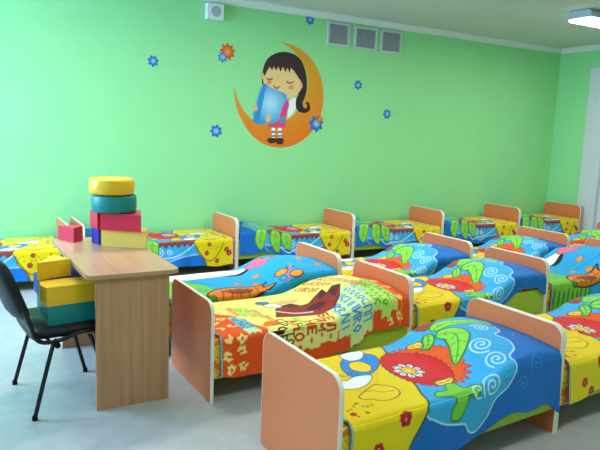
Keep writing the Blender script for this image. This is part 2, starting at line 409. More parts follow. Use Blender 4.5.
BLUE = (16, 106, 190); LBLUE = (54, 164, 218); DBLUE = (12, 92, 178); YEL = (232, 202, 8); WHITE = (238, 244, 246)
def print_jungle(U, V, aa):
    p = Print(U, V, BLUE, aa)
    # paler sky inside the white cloud line
    cloud = [(.46, -.03), (.52, -.085), (.60, -.125), (.67, -.14), (.72, -.15), (.745, -.19), (.80, -.205), (.88, -.17), (.93, -.11), (1.02, -.09), (1.08, -.03), (1.09, .04), (1.17, .08), (1.22, .16), (1.22, .25), (1.29, .28), (1.34, .38), (1.39, .47), (1.36, .58), (1.30, .75), (1.20, .85), (1.10, .84), (.98, .86), (.92, .84), (.80, .90), (.66, .86), (.5, .84), (.3, .8), (.3, .3)]
    p.poly(cloud, LBLUE, (190, 224, 238), .0038, 5)
    # yellow meadow with a dark edge, a lobe of it running down the far side
    p.poly([(-.2, -.5), (.30, -.5), (.36, -.22), (.44, -.10), (.50, 0), (.53, .08), (.58, .2), (.62, .44), (.72, .58), (.72, .68), (.50, .73), (.46, .82), (.39, .90), (.36, 1.0), (.36, 1.4), (-.2, 1.4)], YEL, (74, 50, 20), .005, 5)
    p.line([(.50, .72), (.44, .82), (.36, .91), (.28, .90), (.21, .82), (.17, .73)], (74, 50, 20), .010)
    # brown sawtooth band along the far edge
    saw = [(.46, .655), (1.12, .665)]
    t = [(1.12, .70)]
    for i in range(9): t += [(1.08 - i * .068, .755 - .01 * (i % 2)), (1.05 - i * .068, .715)]
    p.poly(saw + t, (138, 58, 44), (86, 30, 24), .003)
    p.line([(.46, .67), (.8, .68), (1.12, .672)], (176, 148, 150), .016)
    # white swirls and line on the far side
    p.spiral(.88, .80, .05, 1.8, WHITE, .007); p.spiral(.77, .79, .035, 1.5, WHITE, .006)
    p.line([(1.1, .78), (1.02, .86), (.92, .9), (.84, .86), (.72, .85), (.60, .80), (.50, .73)], WHITE, .008)
    p.line([(1.2, .75), (1.22, .88), (1.1, .96)], (150, 205, 232), .006)
    # blue pool and yellow lobes, outlined, in the meadow
    ln = (96, 66, 20)
    p.poly([(.34, .40), (.44, .36), (.58, .46), (.62, .58), (.52, .62), (.40, .56)], (34, 130, 214), ln, .003, 5)
    p.poly([(.40, .44), (.47, .40), (.52, .46), (.50, .53), (.43, .53)], (240, 200, 30), ln, .003, 5)
    p.poly([(.22, .30), (.30, .26), (.40, .30), (.44, .36), (.36, .38), (.30, .36), (.25, .37)], WHITE, ln, .003, 5)
    p.poly([(.24, .17), (.34, .10), (.44, .13), (.46, .20), (.40, .25), (.30, .22)], (240, 206, 34), ln, .003, 5)
    p.poly([(.10, .50), (.20, .44), (.28, .48), (.30, .58), (.22, .64), (.12, .60)], (238, 204, 30), ln, .003, 5)
    p.line([(.12, .42), (.24, .44), (.32, .40)], ln, .004); p.line([(.30, .22), (.38, .18), (.44, .17)], ln, .004)
    p.poly([(.46, .56), (.54, .56), (.60, .64), (.52, .68), (.45, .64)], WHITE, ln, .003, 4)
    p.line([(.20, .66), (.3, .69), (.4, .67)], (150, 60, 30), .008)
    # brown bank beside the palm
    p.poly([(1.0, .58), (1.1, .62), (1.2, .70), (1.12, .72), (1.0, .68)], (150, 70, 46), (90, 40, 28), .003, 4)
    # a big ragged bloom: orange outside, red inside, pale heart
    p.ragged(.785, .32, .165, .220, 28, .20, (232, 88, 24), (170, 40, 20), 4, lw=.003)
    p.ragged(.71, .32, .155, .225, 34, .05, (214, 26, 30), (150, 14, 24), 9, lw=.003)
    p.leaf([(.84, .55), (.89, .50), (.90, .42)], .030, (244, 206, 60), (150, 60, 20))
    p.leaf([(.66, .13), (.73, .12), (.80, .15)], .028, (244, 214, 80), (150, 60, 20))
    for k_ in range(9):
        a = k_ * 2 * PI / 9; p.leaf([(.655 + .03 * math.cos(a), .315 + .035 * math.sin(a)), (.655 + .06 * math.cos(a), .315 + .07 * math.sin(a)), (.655 + .085 * math.cos(a), .315 + .10 * math.sin(a))], .022, WHITE, (150, 40, 40))
    p.disc(.655, .315, .036, (244, 206, 50), .042, (150, 70, 20), .003)
    for k_ in range(7):
        a = k_ * 2 * PI / 7; p.disc(.655 + .02 * math.cos(a), .315 + .024 * math.sin(a), .005, (170, 90, 20))
    # palm leaves
    LG = (140, 208, 70)
    p.leaf([(1.02, .54), (1.16, .555), (1.28, .49), (1.33, .36)], .064, LG)
    p.leaf([(1.00, .49), (1.06, .41), (1.01, .32), (.88, .21)], .068, LG)
    p.leaf([(.99, .54), (.96, .50), (.92, .46), (.87, .45)], .032, LG)
    for a, b in (((1.24, .64), (1.27, .90)), ((1.08, .66), (1.05, .93)), ((.94, .66), (.90, .87))):
        p.leaf([a, ((a[0] + b[0]) / 2 + .03, (a[1] + b[1]) / 2), b], .068, LG)
    # bush on the near edge
    g = (116, 196, 60)
    p.poly([(.57, .02), (.60, .06), (.66, .05), (.70, .10), (.75, .09), (.76, .03), (.82, .03), (.85, -.01), (.80, -.04), (.75, -.03), (.72, -.08), (.68, -.12), (.63, -.11), (.64, -.06), (.67, -.02), (.62, .0)], g, (40, 120, 40), .004, 4)
    # white spirals
    W2 = (196, 228, 242)
    p.spiral(1.225, .365, .055, 2.2, W2, .0075, 1); p.spiral(1.06, .205, .068, 2.4, W2, .008, 2)
    p.spiral(1.03, .07, .060, 2.1, W2, .0075, 3); p.spiral(.91, -.03, .062, 2.2, W2, .0075, 2.4); p.spiral(.82, -.01, .042, 1.3, W2, .0075, 3)
    p.spiral(1.24, -.04, .05, 1.6, (44, 128, 202), .0075); p.spiral(1.13, -.12, .04, 1.4, (44, 128, 202), .0075)
    p.line([(1.40, .26), (1.33, .22), (1.30, .20)], (60, 150, 214), .006)
    # red flowers and specks
    for u, v, r, a in ((.35, -.045, .032, .3), (.20, -.14, .026, 1), (.27, -.20, .026, 2), (.12, .06, .014, 0), (.10, .84, .030, .4), (.13, .80, .026, 1.4), (.36, .83, .024, .6), (.33, .74, .020, .1), (.24, .92, .024, .9)):
        p.flower(u, v, r, rot=a)
    gg = random.Random(3)
    for i in range(16): p.disc(.08 + gg.uniform(0, .16), .03 + gg.uniform(0, .12), .007, ((200, 60, 30), (60, 140, 40))[i % 2])
    for i in range(12): p.disc(.1 + gg.uniform(0, .36), .74 + gg.uniform(0, .05), .006, ((190, 40, 30), (60, 110, 40))[i % 2])
    for i in range(5): p.flower(.06 + gg.uniform(0, .1), .30 + i * .09, .016)
    return p

def print_meadow(U, V, aa):
    p = Print(U, V, (30, 158, 216), aa)
    gr = (120, 196, 60)
    p.poly([(-.2, -.6), (.62, -.6), (.60, -.2), (.50, -.02), (.44, .10), (.40, .3), (.30, .42), (.22, .50), (.20, .8), (.2, 1.4), (-.2, 1.4)], gr, (80, 170, 70), .004, 5)
    for i in range(9):
        u = .06 + i * .06; p.leaf([(u, -.34), (u + .015, -.2), (u + .04, -.06 - .01 * (i % 3))], .016, (84, 172, 40), (40, 120, 40))
    p.spiral(.33, .14, .06, 1.3, (40, 140, 190), .012); p.spiral(.2, .2, .05, 1.2, (60, 150, 80), .010)
    # white cloth shape with a dark tip, far side
    p.poly([(.04, .52), (.3, .47), (.66, .49), (.84, .50), (.93, .55), (.84, .61), (.66, .66), (.3, .70), (.3, .95), (.02, .95)], (244, 244, 240), (60, 60, 70), .004, 5)
    p.poly([(.66, .46), (.78, .45), (.88, .49), (.93, .54), (.84, .52), (.74, .49)], (20, 20, 26), None, .004, 4)
    # pink leaf
    p.poly([(.88, .56), (.98, .62), (1.08, .64), (1.04, .55), (1.14, .50), (1.06, .46), (.99, .42), (.93, .47)], (226, 106, 130), (130, 40, 70), .004, 3)
    p.line([(1.02, .62), (1.07, .64), (1.09, .60), (1.05, .58)], (20, 60, 130), .006)
    # butterfly
    for u, v in ((1.00, .13), (1.08, .03)): p.disc(u, v, (.056), (240, 150, 40), .046, (90, 40, 40), .006); 
    for u, v in ((.97, .04), (1.09, .15)): p.disc(u, v, .03, (60, 160, 210), .03, (90, 40, 60), .005)
    p.line([(.98, -.02), (1.04, .08), (1.12, .19)], (220, 110, 120), .014); 
    for u, v in ((.78, .14), (.66, .22), (1.28, .34), (1.33, .12), (.86, .30)): p.poly([(u - .04, v), (u, v + .035), (u + .045, v + .005), (u, v - .03)], (216, 140, 70), (120, 90, 60), .003, 4)
    # mottled orange-brown leaf along the near edge
    p.poly([(.36, .06), (.33, -.02), (.42, -.06), (.56, -.07), (.70, -.05), (.80, -.02), (.90, .03), (.80, .06), (.86, .12), (.74, .10), (.60, .13), (.46, .13)], (228, 128, 36), (40, 24, 16), .008, 4)
    p.poly([(.46, .06), (.5, 0), (.62, -.03), (.70, .02), (.62, .08)], (150, 70, 34), None, .005, 4)
    [p.line([(.44 + .07 * q, -.04), (.47 + .07 * q, .10)], (90, 40, 24), .007) for q in range(6)]; p.line([(.38, .02), (.62, .03), (.86, .04)], (60, 30, 20), .008)
    p.leaf([(.98, -.26), (1.02, -.12), (1.16, -.06)], .03, (60, 160, 90))
    p.disc(.36, -.03, .03, (70, 140, 50), None, (20, 60, 30))
    return p

def print_text(U, V, aa):
    OR = (240, 82, 18); PALE = (240, 232, 128); CR = (244, 226, 130)
    p = Print(U, V, OR, aa)
    p.poly([(.34, .12), (.30, .30), (.20, .42), (.18, .60), (.2, .9), (1.2, .9), (1.30, .70), (1.36, .50), (1.33, .34), (1.20, .20), (1.02, .06), (.92, .04), (.9, -.06), (.82, -.10), (.6, -.115), (.45, -.10), (.40, .0)], PALE, (246, 200, 80), .004, 5)
    # brighter orange lick
    p.poly([(.36, .02), (.42, .14), (.50, .10), (.46, .0), (.42, -.06)], (246, 120, 24), None, .004, 4)
    # blocks of lettering: pale ground that breaks out over the orange border
    p.halo(.60, .73, -.16, .05, PALE, 1); p.halo(.53, .60, -.135, .07, PALE, 2); p.halo(.70, .86, -.135, .05, PALE, 3)
    p.halo(.37, .52, -.13, .06, PALE, 8)
    p.glyphs('Н', .385, -.035, .075, (60, 14, 16), .016)
    p.glyphs('ГОР', .435, .06, .055, (70, 16, 16), .012); p.glyphs('СТЬ,ТО', .49, .14, .048, (90, 20, 16), .010)
    p.glyphs('АНО', .545, .08, .066, (214, 70, 22), .015); p.glyphs('НЕ-', .64, .03, .062, (214, 70, 22), .015)
    p.glyphs('ИМ-', .72, .04, .055, (206, 60, 24), .013); p.glyphs('БЕЛ-', .785, .10, .062, (206, 60, 24), .015)
    B = (34, 140, 206); G = (70, 176, 50); R = (214, 76, 40)
    for i, (u, v0, n) in enumerate(((.90, .16, 5), (.99, .20, 7), (1.075, .24, 7), (1.15, .28, 5))):
        p.halo(u - .022, u + .078, v0 - n * .062, v0 + .03, (214, 232, 150), 20 + i)
        p.scrawl(u, v0, .062, n, B, .012, 40 + i)
    for i, (u, v0, n) in enumerate(((1.17, .10, 3), (1.235, .32, 8), (1.30, .36, 8))):
        p.halo(u - .015, u + .065, v0 - n * .055, v0 + .03, (196, 226, 100), 30 + i)
        p.scrawl(u, v0, .054, n, G, .013, 60 + i)
    for i, (u, v0, n) in enumerate(((.90, .62, 5), (.98, .64, 6), (1.06, .66, 6), (1.14, .66, 6))):
        p.scrawl(u, v0, .052, n, R, .010, 80 + i, -.3)
    for i in range(2): p.scrawl(1.16 + i * .06, .42 - i * .02, .05, 4, (200, 90, 20), .010, 90 + i, -.2)
    for i in range(4): p.scrawl(.30 + i * .045, .50 - i * .035, .036, 6, ((214, 90, 50), (120, 190, 60), (110, 186, 60), (220, 96, 40))[i], .007, 100 + i)
    p.halo(.235, .325, .0, .30, (190, 224, 170), 7)
    p.scrawl(.24, .28, .04, 6, B, .012, 110); p.scrawl(.285, .24, .038, 5, B, .011, 111)
    p.scrawl(.46, .24, .034, 5, (226, 110, 50), .007, 112); p.scrawl(.60, .13, .04, 5, (140, 204, 70), .010, 113)
    # brown ragged patch with darker ends and a pale streak
    p.poly([(.56, .24), (.53, .19), (.64, .15), (.78, .12), (.92, .11), (1.02, .20), (1.12, .34), (1.07, .36), (.99, .31), (1.00, .39), (.92, .36), (.86, .33), (.80, .34), (.76, .41), (.67, .39), (.60, .33)], (150, 46, 32), (84, 20, 22), .006)
    p.poly([(1.0, .22), (1.11, .33), (1.065, .345), (1.0, .30)], (80, 26, 40)); p.poly([(.93, .34), (.99, .38), (.985, .31), (.93, .30)], (84, 30, 44))
    p.poly([(.68, .385), (.76, .405), (.79, .345), (.71, .335)], (96, 36, 44)); p.poly([(.78, .22), (.9, .20), (.93, .26), (.84, .29)], (92, 28, 34), None, .004, 4)
    p.line([(.58, .30), (.68, .21), (.80, .19)], (232, 220, 206), .020)
    for q in ((.70, .33), (.82, .28), (.93, .22)): p.line([q, (q[0] + .05, q[1] - .06)], (96, 28, 34), .008)
    p.poly([(.58, .40), (.66, .36), (.68, .44), (.62, .50), (.57, .46)], (240, 232, 220), (90, 40, 50), .004, 4)
    p.poly([(.54, .50), (.60, .47), (.64, .52), (.57, .55)], (60, 120, 180), (30, 40, 70), .003, 4)
    p.poly([(.66, .44), (.80, .42), (.84, .47), (.70, .50)], (236, 180, 130), None, .004, 4)
    # pale blossoms on the border
    for i, (u, v) in enumerate(((.12, .24), (.19, .30), (.11, .12), (.20, .16), (.08, .40), (.10, -.02), (.19, -.03), (.10, -.12), (.19, -.10), (.12, -.20), (.20, -.19), (1.40, .02), (1.38, -.12), (1.42, .18), (1.41, .32), (1.30, -.16))):
        g = random.Random(i)
        for k_ in range(5):
            a = g.uniform(0, 6); p.line([(u + .018 * math.cos(a), v + .018 * math.sin(a)), (u + .028 * math.cos(a + 1.6), v + .028 * math.sin(a + 1.6))], CR, .013, 0)
    p.line([(1.385, -.2), (1.40, 0), (1.40, .2), (1.37, .5)], (250, 150, 40), .008)
    return p

# ------------------------------------------------------------------ blankets
BLW = 0.70
def sstep(a, b, x):
    t = np.clip((x - a) / (b - a), 0, 1); return t * t * (3 - 2 * t)
def blanket(bed, design, label, cat, group, near, far, hump, res, seed, flip=False, gap=(.05, .03), crest=.78, edge=.68):
    b, L, sk = bed; g = np.random.RandomState(seed)
    x0, x1 = gap[0], L - gap[1]
    nx = int((x1 - x0) / res); nt = int(BLW / res); nn = int(max(h for _, h in near) / res) + 2; nf = int(far / res) + 2
    x = np.linspace(x0, x1, nx)
    t = (x - x0) / (x1 - x0); th = 1 - t if flip else t
    hn = np.interp(x if not flip else L - x, [q[0] for q in near], [q[1] for q in near]) + .010 * np.sin(x * 9 + seed) + .006 * np.sin(x * 23 + seed * 2)
    hf = far + .010 * np.sin(x * 8 + seed * 1.7)
    a = np.concatenate([-np.linspace(1, 0, nn, endpoint=False), np.linspace(0, 1, nt, endpoint=False), 1 + np.linspace(0, 1, nf)])
    X, A = np.meshgrid(x, a, indexing='ij'); TH = th[:, None] + 0 * A
    S = np.where(A < 0, A * hn[:, None], np.where(A <= 1, A * BLW, BLW + (A - 1) * hf[:, None]))
    rr = .032; q = rr * PI / 4; n0, n1 = -.012, BLW - .012
    zt = .386; cap = min(rr, .03)
    N = np.clip(S - q + rr, rr, BLW - rr) + n0; Zr = np.zeros_like(S)
    for side in (-1, 1):
        d = (q - S) if side < 0 else (S - (BLW - q))      # arc length past the start of the bend
        c = n0 + rr if side < 0 else n1 - rr
        m = (d > 0) & (d < rr * PI / 2); ph = np.clip(d / rr, 0, PI / 2)
        N = np.where(m, c + side * rr * np.sin(ph), N); Zr = np.where(m, -rr * (1 - np.cos(ph)), Zr)
        m2 = d >= rr * PI / 2; dep = d - rr * PI / 2
        wob = .5 + .5 * np.sin(X * (19 + 5 * side) + seed + 2.0 * np.sin(X * 6 + seed)) * np.sin(X * 7.3 + seed * .6)
        N = np.where(m2, c + side * (rr + .004 + .03 * wob * np.clip(dep / .25, 0, 1) ** 1.2), N)
        Zr = np.where(m2, -rr - dep, Zr)
    hx = sstep(crest - .26, crest, TH) * (1 - .16 * sstep(crest + .1, 1.02, TH))
    fn = edge + (1 - edge) * np.clip(np.sin(PI * np.clip((N + .012) / BLW, 0, 1)), 0, 1) ** .8
    Z = zt + Zr + hump * hx * fn
    wr = np.zeros_like(X)
    for i in range(9):
        k = g.uniform(6, 26); an = g.uniform(0, PI); wr += np.sin(k * (X * math.cos(an) + N * math.sin(an)) + g.uniform(0, 6)) / (3 + k * .25)
    Z = Z + .0035 * wr * (1 + 1.5 * hx) + np.where(Zr > -.001, .0, 0)
    for i in range(3):                                   # a few soft creases across the top
        cx, cy, an, ln = g.uniform(.15, L - .15), g.uniform(.1, .6), g.uniform(-1, 1), g.uniform(.12, .3)
        uu = (X - cx) * math.cos(an) + (N - cy) * math.sin(an); vv = -(X - cx) * math.sin(an) + (N - cy) * math.cos(an)
        Z += .007 * np.exp(-(vv / .018) ** 2) * np.exp(-(uu / ln) ** 2)
    Z = np.maximum(Z, np.where(Zr > -.03, .374, -9)); Z = np.maximum(Z, .012)
    U = (L - X) if flip else X; V = (.68 - S) if flip else S + 0.0
    V = V - .01 if not flip else V + .01
    p = design(U, V, max(res, .004)); C = p.C
    tm = lambda m, c: C.__setitem__(m.ravel(), lin(c))
    tm(U < gap[0] + .016 if not flip else U < gap[1] + .016, (20, 120, 140)); 
    tm((U < gap[0] + .011) & (U > gap[0] + .005) if not flip else (U < gap[1] + .011) & (U > gap[1] + .005), (200, 214, 206))
    na = len(a); co = np.stack([X, N, Z], -1).reshape(-1, 3)
    ix = np.arange(nx * na).reshape(nx, na)
    f = np.stack([ix[:-1, :-1], ix[1:, :-1], ix[1:, 1:], ix[:-1, 1:]], -1).reshape(-1, 4)
    # turned-under hem all round gives the cloth its thickness
    loop = np.concatenate([ix[:, 0], ix[-1, 1:], ix[-2::-1, -1], ix[0, -2:0:-1]])
    ctr = np.array([(x0 + x1) / 2, BLW / 2, .3]); hem = co[loop].copy()
    side = np.zeros((len(loop), 3)); o_ = hem
    side[:, 1] = np.where(o_[:, 1] < .02, .007, np.where(o_[:, 1] > BLW - .035, -.007, 0))
    side[:, 0] = np.where(np.abs(o_[:, 0] - x0) < 1e-4, .004, np.where(np.abs(o_[:, 0] - x1) < 1e-4, -.004, 0))
    hem1 = hem + side; hem2 = hem + side * 1.2; hem2[:, 2] += np.where(np.abs(side[:, 1]) > 0, .012, -.006)
    nb = len(co); co = np.concatenate([co, hem1, hem2]); C = np.concatenate([C, C[loop], C[loop]])
    m = len(loop); i0 = np.arange(m); i1 = (i0 + 1) % m
    f = np.concatenate([f, np.stack([loop[i0], nb + i0, nb + i1, loop[i1]], -1), np.stack([nb + i0, nb + m + i0, nb + m + i1, nb + i1], -1)])
    co[:, 1] += sk * co[:, 0]
    me = bpy.data.meshes.new('blanket'); me.vertices.add(len(co)); me.vertices.foreach_set('co', co.astype(np.float32).ravel())
    me.loops.add(f.size); me.loops.foreach_set('vertex_index', f.astype(np.int32).ravel())
    me.polygons.add(len(f)); me.polygons.foreach_set('loop_start', np.arange(0, f.size, 4, dtype=np.int32))
    me.polygons.foreach_set('use_smooth', np.ones(len(f), bool)); me.update(calc_edges=True); me.validate()
    at = me.attributes.new('print', 'FLOAT_COLOR', 'POINT')
    at.data.foreach_set('color', np.concatenate([C, np.ones((len(C), 1))], 1).astype(np.float32).ravel())
    o = link('blanket', me, None, M['cloth'], b.location)
    return tag(o, label, cat, group)

# ------------------------------------------------------------------ the beds and their blankets
ROWN = 'wooden beds of the nap room'
JG = 'jungle print blankets'
def bedset(foot, head, blabel, design, klabel, near, far, hump, res, seed, flip=False, kgroup=JG, crest=.78, edge=.68):
    b = make_bed(foot, head, blabel, ROWN, flip)
    gap = (.026, .052) if flip else (.05, .026)
    return blanket(b, design, klabel, 'blanket', kgroup, near, far, hump, res, seed, flip, gap, crest, edge)
# front row
bedset((1.336, 1.917), (2.790, 2.008), 'orange and lime bed nearest the camera, its orange footboard at bottom centre', print_jungle,
       'jungle blanket on the nearest bed, yellow foot end and large white spirals in full view',
       [(0, .25), (.5, .245), (.9, .235), (1.2, .25), (1.36, .26), (1.45, .32)], .22, .125, .0042, 3)
bedset((2.811, 2.010), (4.27, 2.09), 'bed at the right edge, behind the headboard of the nearest bed', print_jungle,
       'jungle blanket at the right edge of the picture, only its yellow foot half showing',
       [(0, .22), (1.45, .2)], .22, .10, .0055, 8)
# second row
bedset((1.277, 3.117), (2.756, 3.194), 'bed with dark orange footboard standing right beside the desk', print_text,
       'orange blanket printed with rows of coloured lettering round a brown patch',
       [(0, .235), (.5, .235), (.9, .225), (1.2, .20), (1.45, .20)], .2, .125, .0042, 5, kgroup='lettered blankets')
bedset((2.777, 3.196), (4.271, 3.283), 'bed in the middle of the room with its lime side rail showing at the headboard', print_jungle,
       'jungle blanket in mid room hanging low in yellow and hitched up off the lime rail',
       [(0, .27), (.36, .28), (.50, .19), (.62, .13), (.95, .13), (1.10, .10), (1.22, .09), (1.36, .10), (1.45, .16)], .2, .14, .006, 11)
bedset((4.292, 3.285), (5.765, 3.325), 'bed at the right edge under the blue butterfly blanket with a green side', print_meadow,
       'blue blanket at the right edge with a green hanging side and a high pillow mound',
       [(0, .22), (1.45, .18)], .2, .17, .0065, 14, kgroup='meadow print blankets', crest=.7)
# third row
bedset((1.27, 3.955), (2.722, 4.032), 'bed between the desk and the wall row under the blue butterfly blanket', print_meadow,
       'blue blanket with an orange butterfly, lying behind the lettered orange one',
       [(0, .16), (1.45, .16)], .2, .13, .006, 17, kgroup='meadow print blankets')
bedset((2.743, 4.034), (4.270, 4.132), 'third-row bed whose headboard stands just left of the middle bed’s mound', print_jungle,
       'jungle blanket behind the lettered blanket’s headboard, second from the left in the third row',
       [(0, .2), (1.45, .14)], .2, .135, .0065, 19)
bedset((4.291, 4.133), (5.705, 4.158), 'third-row bed ending at the headboard before the far corner bed', print_jungle,
       'jungle blanket third from the left in the third row, mostly hidden, spirals on its mound',
       [(0, .2), (1.45, .14)], .2, .13, .008, 23)
bedset((5.726, 4.160), (7.20, 4.185), 'farthest bed of the third row, a corner of its headboard at the right edge', print_jungle,
       'jungle blanket farthest right in the third row, only a sliver showing',
       [(0, .2), (1.45, .14)], .2, .13, .009, 29)
# wall row, pillows to the left
wl = [('bed at the far left of the wall row, behind the black chair', 'jungle blanket at the left edge of the picture, behind the cushions on the chair'),
      ('wall-row bed whose right end board stands left of the butterfly bed', 'jungle blanket on the wall, partly hidden by the desk, yellow lobe hanging'),
      ('wall-row bed under the mural, second end board from the left', 'jungle blanket under the mural with three green leaves hanging down its side'),
      ('third bed from the right along the back wall', 'jungle blanket on the third bed from the right along the back wall'),
      ('second bed from the right along the back wall', 'jungle blanket on the second bed from the right along the back wall'),
      ('wall-row bed in the far right corner of the room', 'jungle blanket in the far right corner of the room')]
ws = [(-.42, 1.03, 6.09, 6.09), (1.165, 2.771, 6.09, 6.125), (2.791, 4.334, 6.125, 6.145), (4.354, 5.750, 6.145, 6.11), (5.770, 7.225, 6.11, 6.11), (7.245, 8.625, 6.11, 6.122)]
for i, ((x0, x1, y, y1_), (bl, kl)) in enumerate(zip(ws, wl)):
    bedset((x0, y), (x1, y1_), bl, print_jungle, kl, [(0, .27), (.35, .29), (.6, .27), (1.0, .25), (1.45, .25)], .18, .09, .0085, 31 + i, True)

# ------------------------------------------------------------------ desk
DX, DY, DW, DL, DH = .639, 3.262, .505, 1.17, .763
desk = empty('desk', (DX + DW / 2, DY + DL / 2, 0), 'pale beech desk with panel legs holding a pile of coloured cushions', 'desk')
def rrect(w, l, r, n=6):
    p = []
    for cx, cy, a0 in ((w / 2 - r, l / 2 - r, 0), (-w / 2 + r, l / 2 - r, PI / 2), (-w / 2 + r, -l / 2 + r, PI), (w / 2 - r, -l / 2 + r, 1.5 * PI)):
        for i in range(n + 1):
            a = a0 + PI / 2 * i / n; p.append((cx + r * math.cos(a), cy + r * math.sin(a)))
    return p
tp = from_bm('desktop', prism_bm(rrect(DW, DL, .045), DH - .024, DH), M['deskt'], desk)
bm = bmesh.new(); o_ = rrect(DW + .003, DL + .003, .046); i_ = rrect(DW - .002, DL - .002, .044)
n = len(o_); rings = [[bm.verts.new(v) for v in ((a[0], a[1], DH - .0236), (a[0], a[1], DH - .0006), (b[0], b[1], DH + .0004), (b[0], b[1], DH - .0246))] for a, b in zip(o_, i_)]
for k_ in range(n):
    p, q = rings[k_], rings[(k_ + 1) % n]
    for i in range(4): bm.faces.new((p[i], p[(i + 1) % 4], q[(i + 1) % 4], q[i]))
from_bm('edge_band', bm, M['deske'], tp)
px0, px1 = .691 - DX - DW / 2, 1.092 - DX - DW / 2
box('side_panel', (px0, px1, -DL / 2 + .032, -DL / 2 + .052, 0, DH - .0245), M['deskv'], desk, .0012, 1)
box('side_panel', (px0, px1, DL / 2 - .06, DL / 2 - .04, 0, DH - .0245), M['deskv'], desk, .0012, 1)
box('modesty_panel', (px1 - .10, px1 - .082, -DL / 2 + .052, DL / 2 - .06, .25, DH - .0245), M['deskv'], desk, .0012, 1)

# ------------------------------------------------------------------ soft cushions
def cushion(name, pts, z0, h, m, label, group, bev=.007):
    cx = sum(p[0] for p in pts) / len(pts); cy = sum(p[1] for p in pts) / len(pts)
    bm = prism_bm([(x - cx, y - cy) for x, y in pts], 0, h)
    bevel(bm, bev, 3, .35)
    o = from_bm(name, bm, m, None, (cx, cy, z0))
    return tag(o, label, 'cushion', group)
def disc_cushion(cx, cy, r, z0, h, m, label, group):
    bm = bmesh.new(); n = 48
    prof = [(0, 0), (r - .016, 0), (r - .004, .005), (r, .018), (r + .002, h / 2), (r, h - .016), (r - .004, h - .005), (r - .014, h), (r * .6, h + .002), (0, h + .003)]
    rings = []
    for a, b in prof:
        rings.append([bm.verts.new((0, 0, b))] if a == 0 else [bm.verts.new((a * math.cos(2 * PI * i / n), a * math.sin(2 * PI * i / n), b)) for i in range(n)])
    for p, q in zip(rings[:-1], rings[1:]):
        for i in range(n):
            j = (i + 1) % n
            if len(p) == 1: bm.faces.new((p[0], q[j], q[i]))
            elif len(q) == 1: bm.faces.new((p[i], p[j], q[0]))
            else: bm.faces.new((p[i], p[j], q[j], q[i]))
    o = from_bm('round_cushion', bm, m, None, (cx, cy, z0), None, True)
    return tag(o, label, 'cushion', group)
GD = 'cushions piled on the desk'; GC = 'cushions stacked on the chair'
z1 = DH + .001
cushion('wedge_cushion', [(.89, 4.06), (1.13, 3.90), (1.19, 4.04), (1.06, 4.17)], z1, .109, M['ycream'], 'pale yellow wedge cushion at the front bottom of the desk pile', GD)
cushion('wedge_cushion', [(.865, 4.23), (.885, 4.12), (.985, 4.125), (1.06, 4.21), (1.0, 4.32), (.9, 4.31)], z1, .109, M['blue'], 'dark blue cushion behind the bottom yellow one in the desk pile', GD)
z2 = z1 + .110
cushion('wedge_cushion', [(.882, 4.052), (1.10, 3.885), (1.165, 4.12), (1.12, 4.16)], z2, .110, M['red'], 'red triangular cushion in the desk pile, above the pale yellow wedge', GD)
cushion('wedge_cushion', [(.850, 4.20), (.872, 4.085), (1.09, 4.185), (1.08, 4.26), (.98, 4.33)], z2, .110, M['red'], 'red cushion at the back of the desk pile, behind the red triangle', GD)
z3 = z2 + .112
disc_cushion(.982, 4.10, .142, z3, .112, M['teal'], 'round teal cushion second from the top of the desk pile', GD)
z4 = z3 + .118
disc_cushion(.966, 4.09, .142, z4, .100, M['yellow'], 'round yellow cushion topping the desk pile', GD)
cushion('wedge_cushion', [(.680, 4.385), (.752, 4.240), (.825, 4.32), (.770, 4.385)], z1, .098, M['red'], 'small red wedge cushion at the far left corner of the desk', GD)
# ------------------------------------------------------------------ visitor chair and what is stacked on it
ch = empty('office_chair', (.565, 3.607, 0), 'black padded office chair at the left edge pushed up to the desk', 'chair', None, .08)
SZ = .420
seat = prism_bm(spline([(-.20, -.20), (-.205, 0), (-.20, .20), (-.17, .228), (0, .235), (.17, .228), (.21, .20), (.225, 0), (.21, -.20), (.17, -.228), (0, -.235), (-.17, -.228)], 4, True), SZ, SZ + .045)
bevel(seat, .014, 3, .6); from_bm('seat', seat, M['black'], ch, smooth=True)
# backrest: curved padded plate leaning back
bm = bmesh.new(); NU, NV = 14, 10; G = [[None] * (NV + 1) for _ in range(NU + 1)]; G2 = [[None] * (NV + 1) for _ in range(NU + 1)]
for i in range(NU + 1):
    for j in range(NV + 1):
        u = -1 + 2 * i / NU; v = j / NV
        hw = .215 + .015 * math.sin(PI * v); rx = 1 - .10 * max(0, abs(2 * v - 1) - .6) / .4
        y = hw * rx * u; z = .520 + .32 * (v + (0.06 * (1 - u * u) - .03) * (1 if v > .5 else -1) * abs(2 * v - 1))
        xx = -.212 - .110 * v - .035 * (1 - u * u); th = .033 * (1 - abs(u) ** 8 * .45) * (1 - abs(2 * v - 1) ** 8 * .5)
        G[i][j] = bm.verts.new((xx + th, y, z)); G2[i][j] = bm.verts.new((xx - th, y, z))
for i in range(NU):
    for j in range(NV):
        bm.faces.new((G[i][j], G[i + 1][j], G[i + 1][j + 1], G[i][j + 1])); bm.faces.new((G2[i][j], G2[i][j + 1], G2[i + 1][j + 1], G2[i + 1][j]))
for i in range(NU):
    for j in (0, NV): bm.faces.new((G[i][j], G2[i][j], G2[i + 1][j], G[i + 1][j]))
for j in range(NV):
    for i in (0, NU): bm.faces.new((G[i][j], G[i][j + 1], G2[i][j + 1], G2[i][j]))
from_bm('backrest', bm, M['black'], ch, smooth=True)
